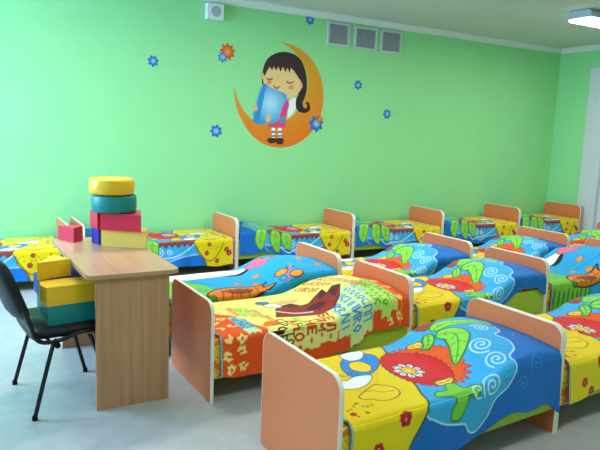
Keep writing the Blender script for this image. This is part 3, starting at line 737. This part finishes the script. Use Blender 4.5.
for s in (-1, 1):
    y = s * .247
    for (xf, yf, xt) in ((-.205, .27, -.10), (.205, .27, .10)):
        p = [(xf, s * yf, .012), (xf + (xt - xf) * .93, y * 1.01, .37), (xt + (.02 if xf < 0 else -.02), y, .405)]
        l = from_bm('leg', tube_bm(spline(p, 6), .0115, 10), M['metal'], ch, smooth=True)
        bm = bmesh.new(); bmesh.ops.create_cone(bm, cap_ends=True, segments=12, radius1=.015, radius2=.0135, depth=.024, matrix=Matrix.Translation((xf, s * yf, .012)))
        from_bm('foot_cap', bm, M['rubber'], l)
    fr = spline([(-.256, s * .2, .66), (-.228, s * .215, .57), (-.205, s * .236, .49), (-.180, y, .424), (-.12, y, .402), (-.04, y, .412), (.03, y, .434), (.14, y, .436), (.20, y * .98, .43)], 6)
    from_bm('side_tube', tube_bm(fr, .0115, 10), M['metal'], ch, smooth=True)
    bm = bmesh.new(); bmesh.ops.create_cone(bm, cap_ends=True, segments=12, radius1=.016, radius2=.016, depth=.03, matrix=Matrix.Translation((-.085, y * 1.06, .388)) @ Matrix.Rotation(PI / 2, 4, 'X'))
    from_bm('bolt_cap', bm, M['rubber'], ch)
for x in (-.12, .13): from_bm('crossbar', tube_bm([(x, -.247, .409), (x, .247, .409)], .009, 8), M['metal'], ch, smooth=True)
za = SZ + .046
cushion('square_cushion', [(.477, 3.43), (.765, 3.47), (.745, 3.80), (.46, 3.77)], za, .105, M['teal'], 'teal cushion lying directly on the black chair seat', GC)
zb = za + .107
cushion('wedge_cushion', [(.468, 3.425), (.765, 3.47), (.73, 3.63), (.452, 3.60), (.445, 3.50)], zb, .105, M['yellow'], 'yellow cushion on the chair, upon the teal one', GC)
cushion('wedge_cushion', [(.462, 3.63), (.73, 3.655), (.72, 3.84), (.45, 3.82)], zb, .105, M['blue'], 'dark blue cushion on the chair, behind the yellow one', GC)
zc = zb + .107
cushion('triangle_cushion', [(.445, 3.60), (.632, 3.665), (.560, 3.82)], zc, .098, M['yellow'], 'yellow triangular cushion on top of the chair stack', GC)

# ------------------------------------------------------------------ wall mural of thin cut-out pieces
ART = {
'moon':[(3.647,2.619),(3.833,2.596),(4.027,2.505),(4.176,2.356),(4.271,2.141),(4.286,1.918),(4.228,1.706),(4.096,1.523),(3.921,1.403),(3.703,1.35),(3.488,1.38),(3.294,1.492),(3.153,1.669),(3.072,1.85),(3.045,2.032),(3.104,1.888),(3.194,1.758),(3.323,1.667),(3.532,1.629),(3.762,1.695),(3.932,1.835),(4.024,1.998),(4.053,2.189),(3.989,2.371),(3.873,2.499),(3.755,2.579)],
'hair':[(3.429,2.083),(3.414,2.247),(3.464,2.395),(3.572,2.477),(3.711,2.511),(3.867,2.483),(3.966,2.394),(4.024,2.243),(4.035,2.094),(4.01,1.982),(3.984,1.914),(4.001,1.858),(4.042,1.854),(4.052,1.892),(4.025,1.916),(4.061,1.931),(4.089,1.895),(4.092,1.834),(4.03,1.793),(3.94,1.804),(3.89,1.858),(3.886,1.943),(3.912,2.038),(3.745,2.105),(3.602,2.125)],
'face':[(3.436,2.098),(3.425,2.203),(3.467,2.302),(3.593,2.361),(3.789,2.36),(3.919,2.288),(3.96,2.182),(3.95,2.081),(3.877,1.995),(3.762,1.957),(3.625,1.998),(3.5,2.042)],
'fringe':[(3.433,2.188),(3.422,2.293),(3.487,2.412),(3.607,2.465),(3.748,2.472),(3.895,2.409),(3.975,2.277),(3.969,2.152),(3.903,2.225),(3.838,2.297),(3.794,2.33),(3.782,2.267),(3.744,2.326),(3.724,2.269),(3.683,2.333),(3.653,2.269),(3.619,2.333),(3.593,2.277),(3.56,2.328),(3.537,2.278),(3.504,2.318),(3.475,2.273)],
'earl':[(3.384,2.224),(3.424,2.233),(3.427,2.167),(3.399,2.165)],
'earr':[(3.935,2.165),(3.969,2.145),(3.964,2.095),(3.935,2.093)],
'book':[(3.435,2.113),(3.527,2.071),(3.75,1.994),(3.691,1.838),(3.634,1.665),(3.479,1.64),(3.306,1.657),(3.358,1.957)],
'bookspine':[(3.435,2.113),(3.463,2.1),(3.381,1.669),(3.34,1.652),(3.312,1.666),(3.365,1.957)],
'dress':[(3.737,1.95),(3.79,1.884),(3.769,1.796),(3.749,1.654),(3.737,1.6),(3.509,1.598),(3.555,1.686),(3.516,1.795),(3.657,1.79)],
'wing':[(3.796,1.928),(3.882,1.971),(3.893,1.865),(3.846,1.774),(3.775,1.733)],
'handl':[(3.307,1.839),(3.341,1.859),(3.356,1.805),(3.323,1.779),(3.295,1.802)],
'handr':[(3.476,1.726),(3.517,1.752),(3.54,1.698),(3.507,1.653),(3.471,1.676)],
'legl':[(3.558,1.593),(3.608,1.595),(3.609,1.464),(3.566,1.463)],
'legr':[(3.643,1.596),(3.697,1.599),(3.706,1.467),(3.655,1.465)],
'shoel':[(3.513,1.461),(3.62,1.464),(3.628,1.421),(3.558,1.4),(3.508,1.424)],
'shoer':[(3.638,1.465),(3.72,1.467),(3.723,1.404),(3.651,1.39),(3.628,1.421)],
'strip1':[(3.56,1.55),(3.609,1.552),(3.61,1.53),(3.56,1.528)],
'strip2':[(3.561,1.5),(3.611,1.502),(3.612,1.483),(3.562,1.481)],
'strip3':[(3.649,1.553),(3.702,1.555),(3.703,1.533),(3.649,1.531)],
'strip4':[(3.65,1.503),(3.704,1.505),(3.705,1.486),(3.651,1.484)],
'eyel':[(3.471,2.188),(3.503,2.173),(3.544,2.188),(3.551,2.176),(3.503,2.157),(3.468,2.173)],
'eyer':[(3.743,2.166),(3.79,2.151),(3.837,2.17),(3.841,2.158),(3.791,2.136),(3.74,2.15)],
'mouth':[(3.568,2.104),(3.604,2.076),(3.646,2.098),(3.65,2.086),(3.605,2.061),(3.561,2.092)],
'cheekl':[(3.469,2.14),(3.503,2.16),(3.538,2.145),(3.526,2.114),(3.484,2.111)],
'cheekr':[(3.767,2.1),(3.81,2.122),(3.847,2.106),(3.833,2.074),(3.783,2.07)],
'heart':[(3.671,1.704),(3.745,1.745),(3.735,1.653),(3.684,1.651)],

}
AC = {}
def artmat(n, c, rough=.45):
    if n not in AC: AC[n] = mat('sticker_' + n, c, rough, .4)
    return AC[n]
def gradmat(name, c0, c1, centre, r0, r1):
    m = bpy.data.materials.new(name); m.use_nodes = True; nt = m.node_tree; b = nt.nodes['Principled BSDF']
    tc = nt.nodes.new('ShaderNodeTexCoord'); v = nt.nodes.new('ShaderNodeVectorMath'); v.operation = 'DISTANCE'; v.inputs[1].default_value = centre
    mr = nt.nodes.new('ShaderNodeMapRange'); mr.inputs['From Min'].default_value = r0; mr.inputs['From Max'].default_value = r1
    mx = nt.nodes.new('ShaderNodeMix'); mx.data_type = 'RGBA'; mx.inputs[6].default_value = rgba(c0); mx.inputs[7].default_value = rgba(c1)
    nt.links.new(tc.outputs['Object'], v.inputs[0]); nt.links.new(v.outputs['Value'], mr.inputs['Value']); nt.links.new(mr.outputs['Result'], mx.inputs[0])
    nt.links.new(mx.outputs[2], b.inputs['Base Color']); b.inputs['Roughness'].default_value = .45; b.inputs['Specular IOR Level'].default_value = .4
    return m
OX, OZ = 3.65, 2.0
mural = empty('wall_sticker', (OX, WY1, OZ), 'large wall sticker of a dark-haired girl asleep on an orange crescent moon', 'wall sticker')
def piece(name, key, m, lo, hi, parent, smooth=4):
    pts = ART[key] if isinstance(key, str) else key
    pts = [(x - OX, z - OZ) for x, z in pts]
    if smooth: pts = spline(pts, smooth, True)
    bm = bmesh.new(); n = len(pts)
    B = [bm.verts.new((x, -lo, z)) for x, z in pts]; F = [bm.verts.new((x, -hi, z)) for x, z in pts]
    bm.faces.new(F); bm.faces.new(B[::-1])
    for i in range(n): bm.faces.new((B[i], B[(i + 1) % n], F[(i + 1) % n], F[i]))
    bm.normal_update(); bmesh.ops.triangulate(bm, faces=[f for f in bm.faces if len(f.verts) > 4], ngon_method='EAR_CLIP')
    return from_bm(name, bm, m, parent)
mo = piece('crescent_moon', 'moon', gradmat('sticker_moon', (222, 150, 22), (232, 112, 24), (-.1, 0, .6), .7, 1.25), .0005, .003, mural)
gi = piece('wing', 'wing', artmat('wing', (240, 240, 236)), .003, .0045, mural)
piece('leg', 'legl', artmat('sock', (238, 238, 236)), .003, .0045, mural, 0); piece('leg', 'legr', artmat('sock', (0, 0, 0)), .003, .0045, mural, 0)
for k_ in ('strip1', 'strip2', 'strip3', 'strip4'): piece('sock_stripe', k_, artmat('stripe', (60, 100, 130)), .0045, .0055, mural, 0)
piece('shoe', 'shoel', artmat('shoe', (66, 30, 26)), .004, .006, mural); piece('shoe', 'shoer', artmat('shoe', (0, 0, 0)), .004, .006, mural)
piece('dress', 'dress', gradmat('sticker_dress', (236, 70, 60), (226, 60, 170), (-.1, 0, -.3), .05, .34), .003, .006, mural)
piece('patch', 'heart', artmat('patch', (60, 140, 210)), .006, .007, mural, 0)
piece('hair', 'hair', artmat('hair', (46, 12, 28)), .003, .006, mural)
fc = piece('face', 'face', artmat('skin', (236, 196, 132)), .006, .0075, mural)
piece('ear', 'earl', artmat('ear', (232, 170, 110)), .003, .0072, fc); piece('ear', 'earr', artmat('ear', (0, 0, 0)), .006, .0085, fc)
piece('eye', 'eyel', artmat('eye', (110, 50, 40)), .0075, .0085, fc, 3); piece('eye', 'eyer', artmat('eye', (0, 0, 0)), .0075, .0085, fc, 3)
piece('mouth', 'mouth', artmat('mouth', (150, 40, 40)), .0075, .0085, fc, 3)
piece('cheek', 'cheekl', artmat('cheek', (236, 140, 90)), .0075, .0082, fc); piece('cheek', 'cheekr', artmat('cheek', (0, 0, 0)), .0075, .0082, fc)
piece('fringe', 'fringe', artmat('hair', (0, 0, 0)), .0075, .0095, mural, 0)
bk = piece('book', 'book', gradmat('sticker_book', (170, 220, 240), (40, 150, 216), (-.12, 0, -.12), .02, .24), .0075, .0105, mural, 3)
piece('book_spine', 'bookspine', artmat('spine', (40, 140, 206)), .0105, .0115, bk, 0)
piece('hand', 'handl', artmat('hand', (238, 176, 110)), .0105, .012, mural); piece('hand', 'handr', artmat('hand', (0, 0, 0)), .0105, .012, mural)
def star(x, z, r, n, label, c0, c1, lo=.0005, hi=.004, rot=.2, small=None):
    e = tag(link('star_sticker', None, None, None), label, 'wall sticker', 'star stickers on the wall')
    e.location = (x, WY1, z); e.empty_display_size = .05
    def shape(cx, cz, rr, nn, a, b, m, nm):
        pts = []
        for i in range(2 * nn):
            q = rr * (1 if i % 2 == 0 else .66); an = rot + PI * i / nn; pts.append((cx + q * math.cos(an), cz + q * math.sin(an)))
        bm = bmesh.new(); B = [bm.verts.new((p[0], -a, p[1])) for p in pts]; F = [bm.verts.new((p[0], -b, p[1])) for p in pts]; c = bm.verts.new((cx, -b - .003, cz))
        k2 = len(pts); bm.faces.new(B[::-1])
        for i in range(k2): bm.faces.new((B[i], B[(i + 1) % k2], F[(i + 1) % k2], F[i])); bm.faces.new((F[i], F[(i + 1) % k2], c))
        from_bm(nm, bm, m, e)
    shape(0, 0, r, n, lo, hi, gradmat('sticker_star', c0, c1, (0, 0, 0), 0, r * .55), 'star')
    if small:
        dx, dz, sr, d0, d1 = small
        shape(dx, dz, sr, 7, hi, hi + .005, gradmat('sticker_small_star', d0, d1, (dx, 0, dz), 0, sr * .8), 'small_star')
BC = ((170, 214, 240), (12, 104, 190)); OC = ((240, 170, 60), (222, 76, 22))
star(2.075, 2.257, .068, 7, 'small blue star sticker farthest left on the wall', *BC)
star(2.952, 2.440, .105, 9, 'orange star sticker with a little blue star, upper left of the moon', *OC, small=(-.062, -.068, .062, *BC))
star(2.828, 1.525, .082, 7, 'blue star sticker low on the wall, left of the moon', *BC, rot=.5)
star(4.045, 2.930, .068, 7, 'blue star sticker just under the ceiling, above the moon', *BC, rot=.1)
star(4.818, 2.194, .070, 7, 'blue star sticker right of the moon, the upper of two', *BC, rot=.3)
star(5.323, 1.842, .074, 7, 'blue star sticker farthest right on the wall', *BC, rot=.6)
star(4.196, 1.665, .115, 7, 'large blue star sticker with an orange star, on the rim of the moon', *BC, lo=.0045, hi=.008, rot=.3, small=(.045, .055, .05, *OC))

# ------------------------------------------------------------------ vents and loudspeaker on the wall
for i, (xa, xb, za_, zb_, lab) in enumerate(((4.30, 4.635, 2.652, 2.945, 'square white wall vent, leftmost of the three under the ceiling'),
                                    (4.715, 5.075, 2.645, 2.935, 'square white wall vent, middle one of the three under the ceiling'),
                                    (5.135, 5.49, 2.64, 2.94, 'square white wall vent, rightmost of the three under the ceiling'))):
    e = empty('wall_vent', ((xa + xb) / 2, WY1, (za_ + zb_) / 2), lab, 'vent', 'wall vents'); w, h = (xb - xa) / 2, (zb_ - za_) / 2
    bm = bmesh.new(); t = .028
    for b in ((-w, w, -.022, -.001, -h, -h + t), (-w, w, -.022, -.001, h - t, h), (-w, -w + t, -.022, -.001, -h + t, h - t), (w - t, w, -.022, -.001, -h + t, h - t)): add_box(bm, *b)
    from_bm('frame', bm, M['ventf'], e)
    box('backing', (-w + t, w - t, -.004, -.001, -h + t, h - t), M['dgrey'], e)
    bm = bmesh.new(); ns = 14
    for j in range(ns):
        z = -h + t + (2 * h - 2 * t) * (j + .5) / ns
        vs = [bm.verts.new(v) for v in ((-w + t, -.018, z - .008), (w - t, -.018, z - .008), (w - t, -.005, z + .006), (-w + t, -.005, z + .006), (-w + t, -.019, z - .0055), (w - t, -.019, z - .0055), (w - t, -.006, z + .0085), (-w + t, -.006, z + .0085))]
        for f in ((0, 1, 2, 3), (7, 6, 5, 4), (0, 4, 5, 1), (1, 5, 6, 2), (2, 6, 7, 3), (3, 7, 4, 0)): bm.faces.new([vs[q] for q in f])
    for j in range(9):
        x = -w + t + (2 * w - 2 * t) * (j + .5) / 9; add_box(bm, x - .003, x + .003, -.0195, -.016, -h + t, h - t)
    from_bm('grille', bm, M['grey'], e)
sp = empty('wall_loudspeaker', (2.765, WY1, 2.855), 'small white box loudspeaker with round grey grille high on the wall', 'loudspeaker')
box('case', (-.095, .095, -.085, -.001, -.085, .085), M['white'], sp, .01, 3)
bm = bmesh.new(); bmesh.ops.create_cone(bm, cap_ends=True, segments=32, radius1=.058, radius2=.055, depth=.008, matrix=Matrix.Translation((0, -.088, 0)) @ Matrix.Rotation(PI / 2, 4, 'X'))
from_bm('grille', bm, M['grey'], sp)

# ------------------------------------------------------------------ ceiling lamps
def lamp(x, y, label, power=1.0):
    e = empty('ceiling_light', (x, y, WZ), label, 'ceiling light', 'ceiling lights')
    bm = prism_bm([(-.15, -.035), (-.12, -.004), (.12, -.004), (.15, -.035), (.15, -.09), (-.15, -.09)], -.60, .60, f=lambda a, b, c: (c, a, b))
    from_bm('body', bm, M['lampbody'], e)
    bm = prism_bm([(-.145, -.0905), (-.135, -.118), (.135, -.118), (.145, -.0905)], -.59, .59, f=lambda a, b, c: (c, a, b))
    from_bm('diffuser', bm, M['tube'], e)
    l = bpy.data.lights.new('lamp_light', 'AREA'); l.shape = 'RECTANGLE'; l.size = 1.15; l.size_y = .26; l.energy = LAMP_W * power; l.color = LAMP_C
    o = bpy.data.objects.new('lamp_light', l); COL.objects.link(o); o.location = (x, y, WZ - .122)
LAMP_W = 31; LAMP_C = (1.0, .95, .84)
lamp(6.96, 4.785, 'white ceiling light with a glowing diffuser in the top right corner')
for x, y in ((3.95, 4.5), (1.0, 4.5), (1.0, 1.2), (3.95, 1.2), (6.96, 1.2)): lamp(x, y, 'ceiling light outside the picture, over the beds', 1.15 if y > 2 else .45)

# ------------------------------------------------------------------ daylight
def area(name, loc, target, sx, sy, power, col):
    l = bpy.data.lights.new(name, 'AREA'); l.shape = 'RECTANGLE'; l.size = sx; l.size_y = sy; l.energy = power; l.color = col
    o = bpy.data.objects.new(name, l); COL.objects.link(o); o.location = loc
    o.rotation_euler = (Vector(target) - Vector(loc)).to_track_quat('-Z', 'Y').to_euler(); return o
DAY = (.38, .64, 1.0); LEFT_W = (60, 400); FRONT_W = (3, 2)
for i, (a, b) in enumerate(LW): area('daylight', (WX0 - .3, (a + b) / 2, 1.9), (WX0 + 3, (a + b) / 2, 1.0), b - a, 1.8, LEFT_W[i], DAY)
for i, (a, b) in enumerate(FW): area('daylight', ((a + b) / 2, WY0 - .3, 1.9), ((a + b) / 2, WY0 + 3, 1.0), b - a, 1.8, FRONT_W[i], DAY)
w = bpy.data.worlds.new('sky'); scene.world = w; w.use_nodes = True
bg = w.node_tree.nodes['Background']; sky = w.node_tree.nodes.new('ShaderNodeTexSky'); sky.sky_type = 'NISHITA'; sky.sun_disc = False; sky.sun_elevation = math.radians(40); sky.sun_rotation = math.radians(200)
w.node_tree.links.new(sky.outputs['Color'], bg.inputs['Color']); bg.inputs['Strength'].default_value = .12

# ------------------------------------------------------------------ camera
cam = bpy.data.cameras.new('camera'); co = bpy.data.objects.new('camera', cam); COL.objects.link(co)
r = Vector((0.86561488, -0.49922775, 0.03850364)); u = Vector((0.04005133, 0.14568628, 0.9885198)); f = Vector((0.49910597, 0.85413533, -0.14610295))
co.matrix_world = Matrix(((r.x, u.x, -f.x, 0), (r.y, u.y, -f.y, 0), (r.z, u.z, -f.z, 1.53856), (0, 0, 0, 1)))
cam.sensor_fit = 'HORIZONTAL'; cam.sensor_width = 36; cam.lens = 621.622 / 600 * 36; cam.clip_start = .05
scene.camera = co
scene.view_settings.view_transform = 'Standard'; scene.view_settings.look = 'None'; scene.view_settings.gamma = 1; scene.view_settings.use_curve_mapping = False
scene.view_settings.exposure = 0.0
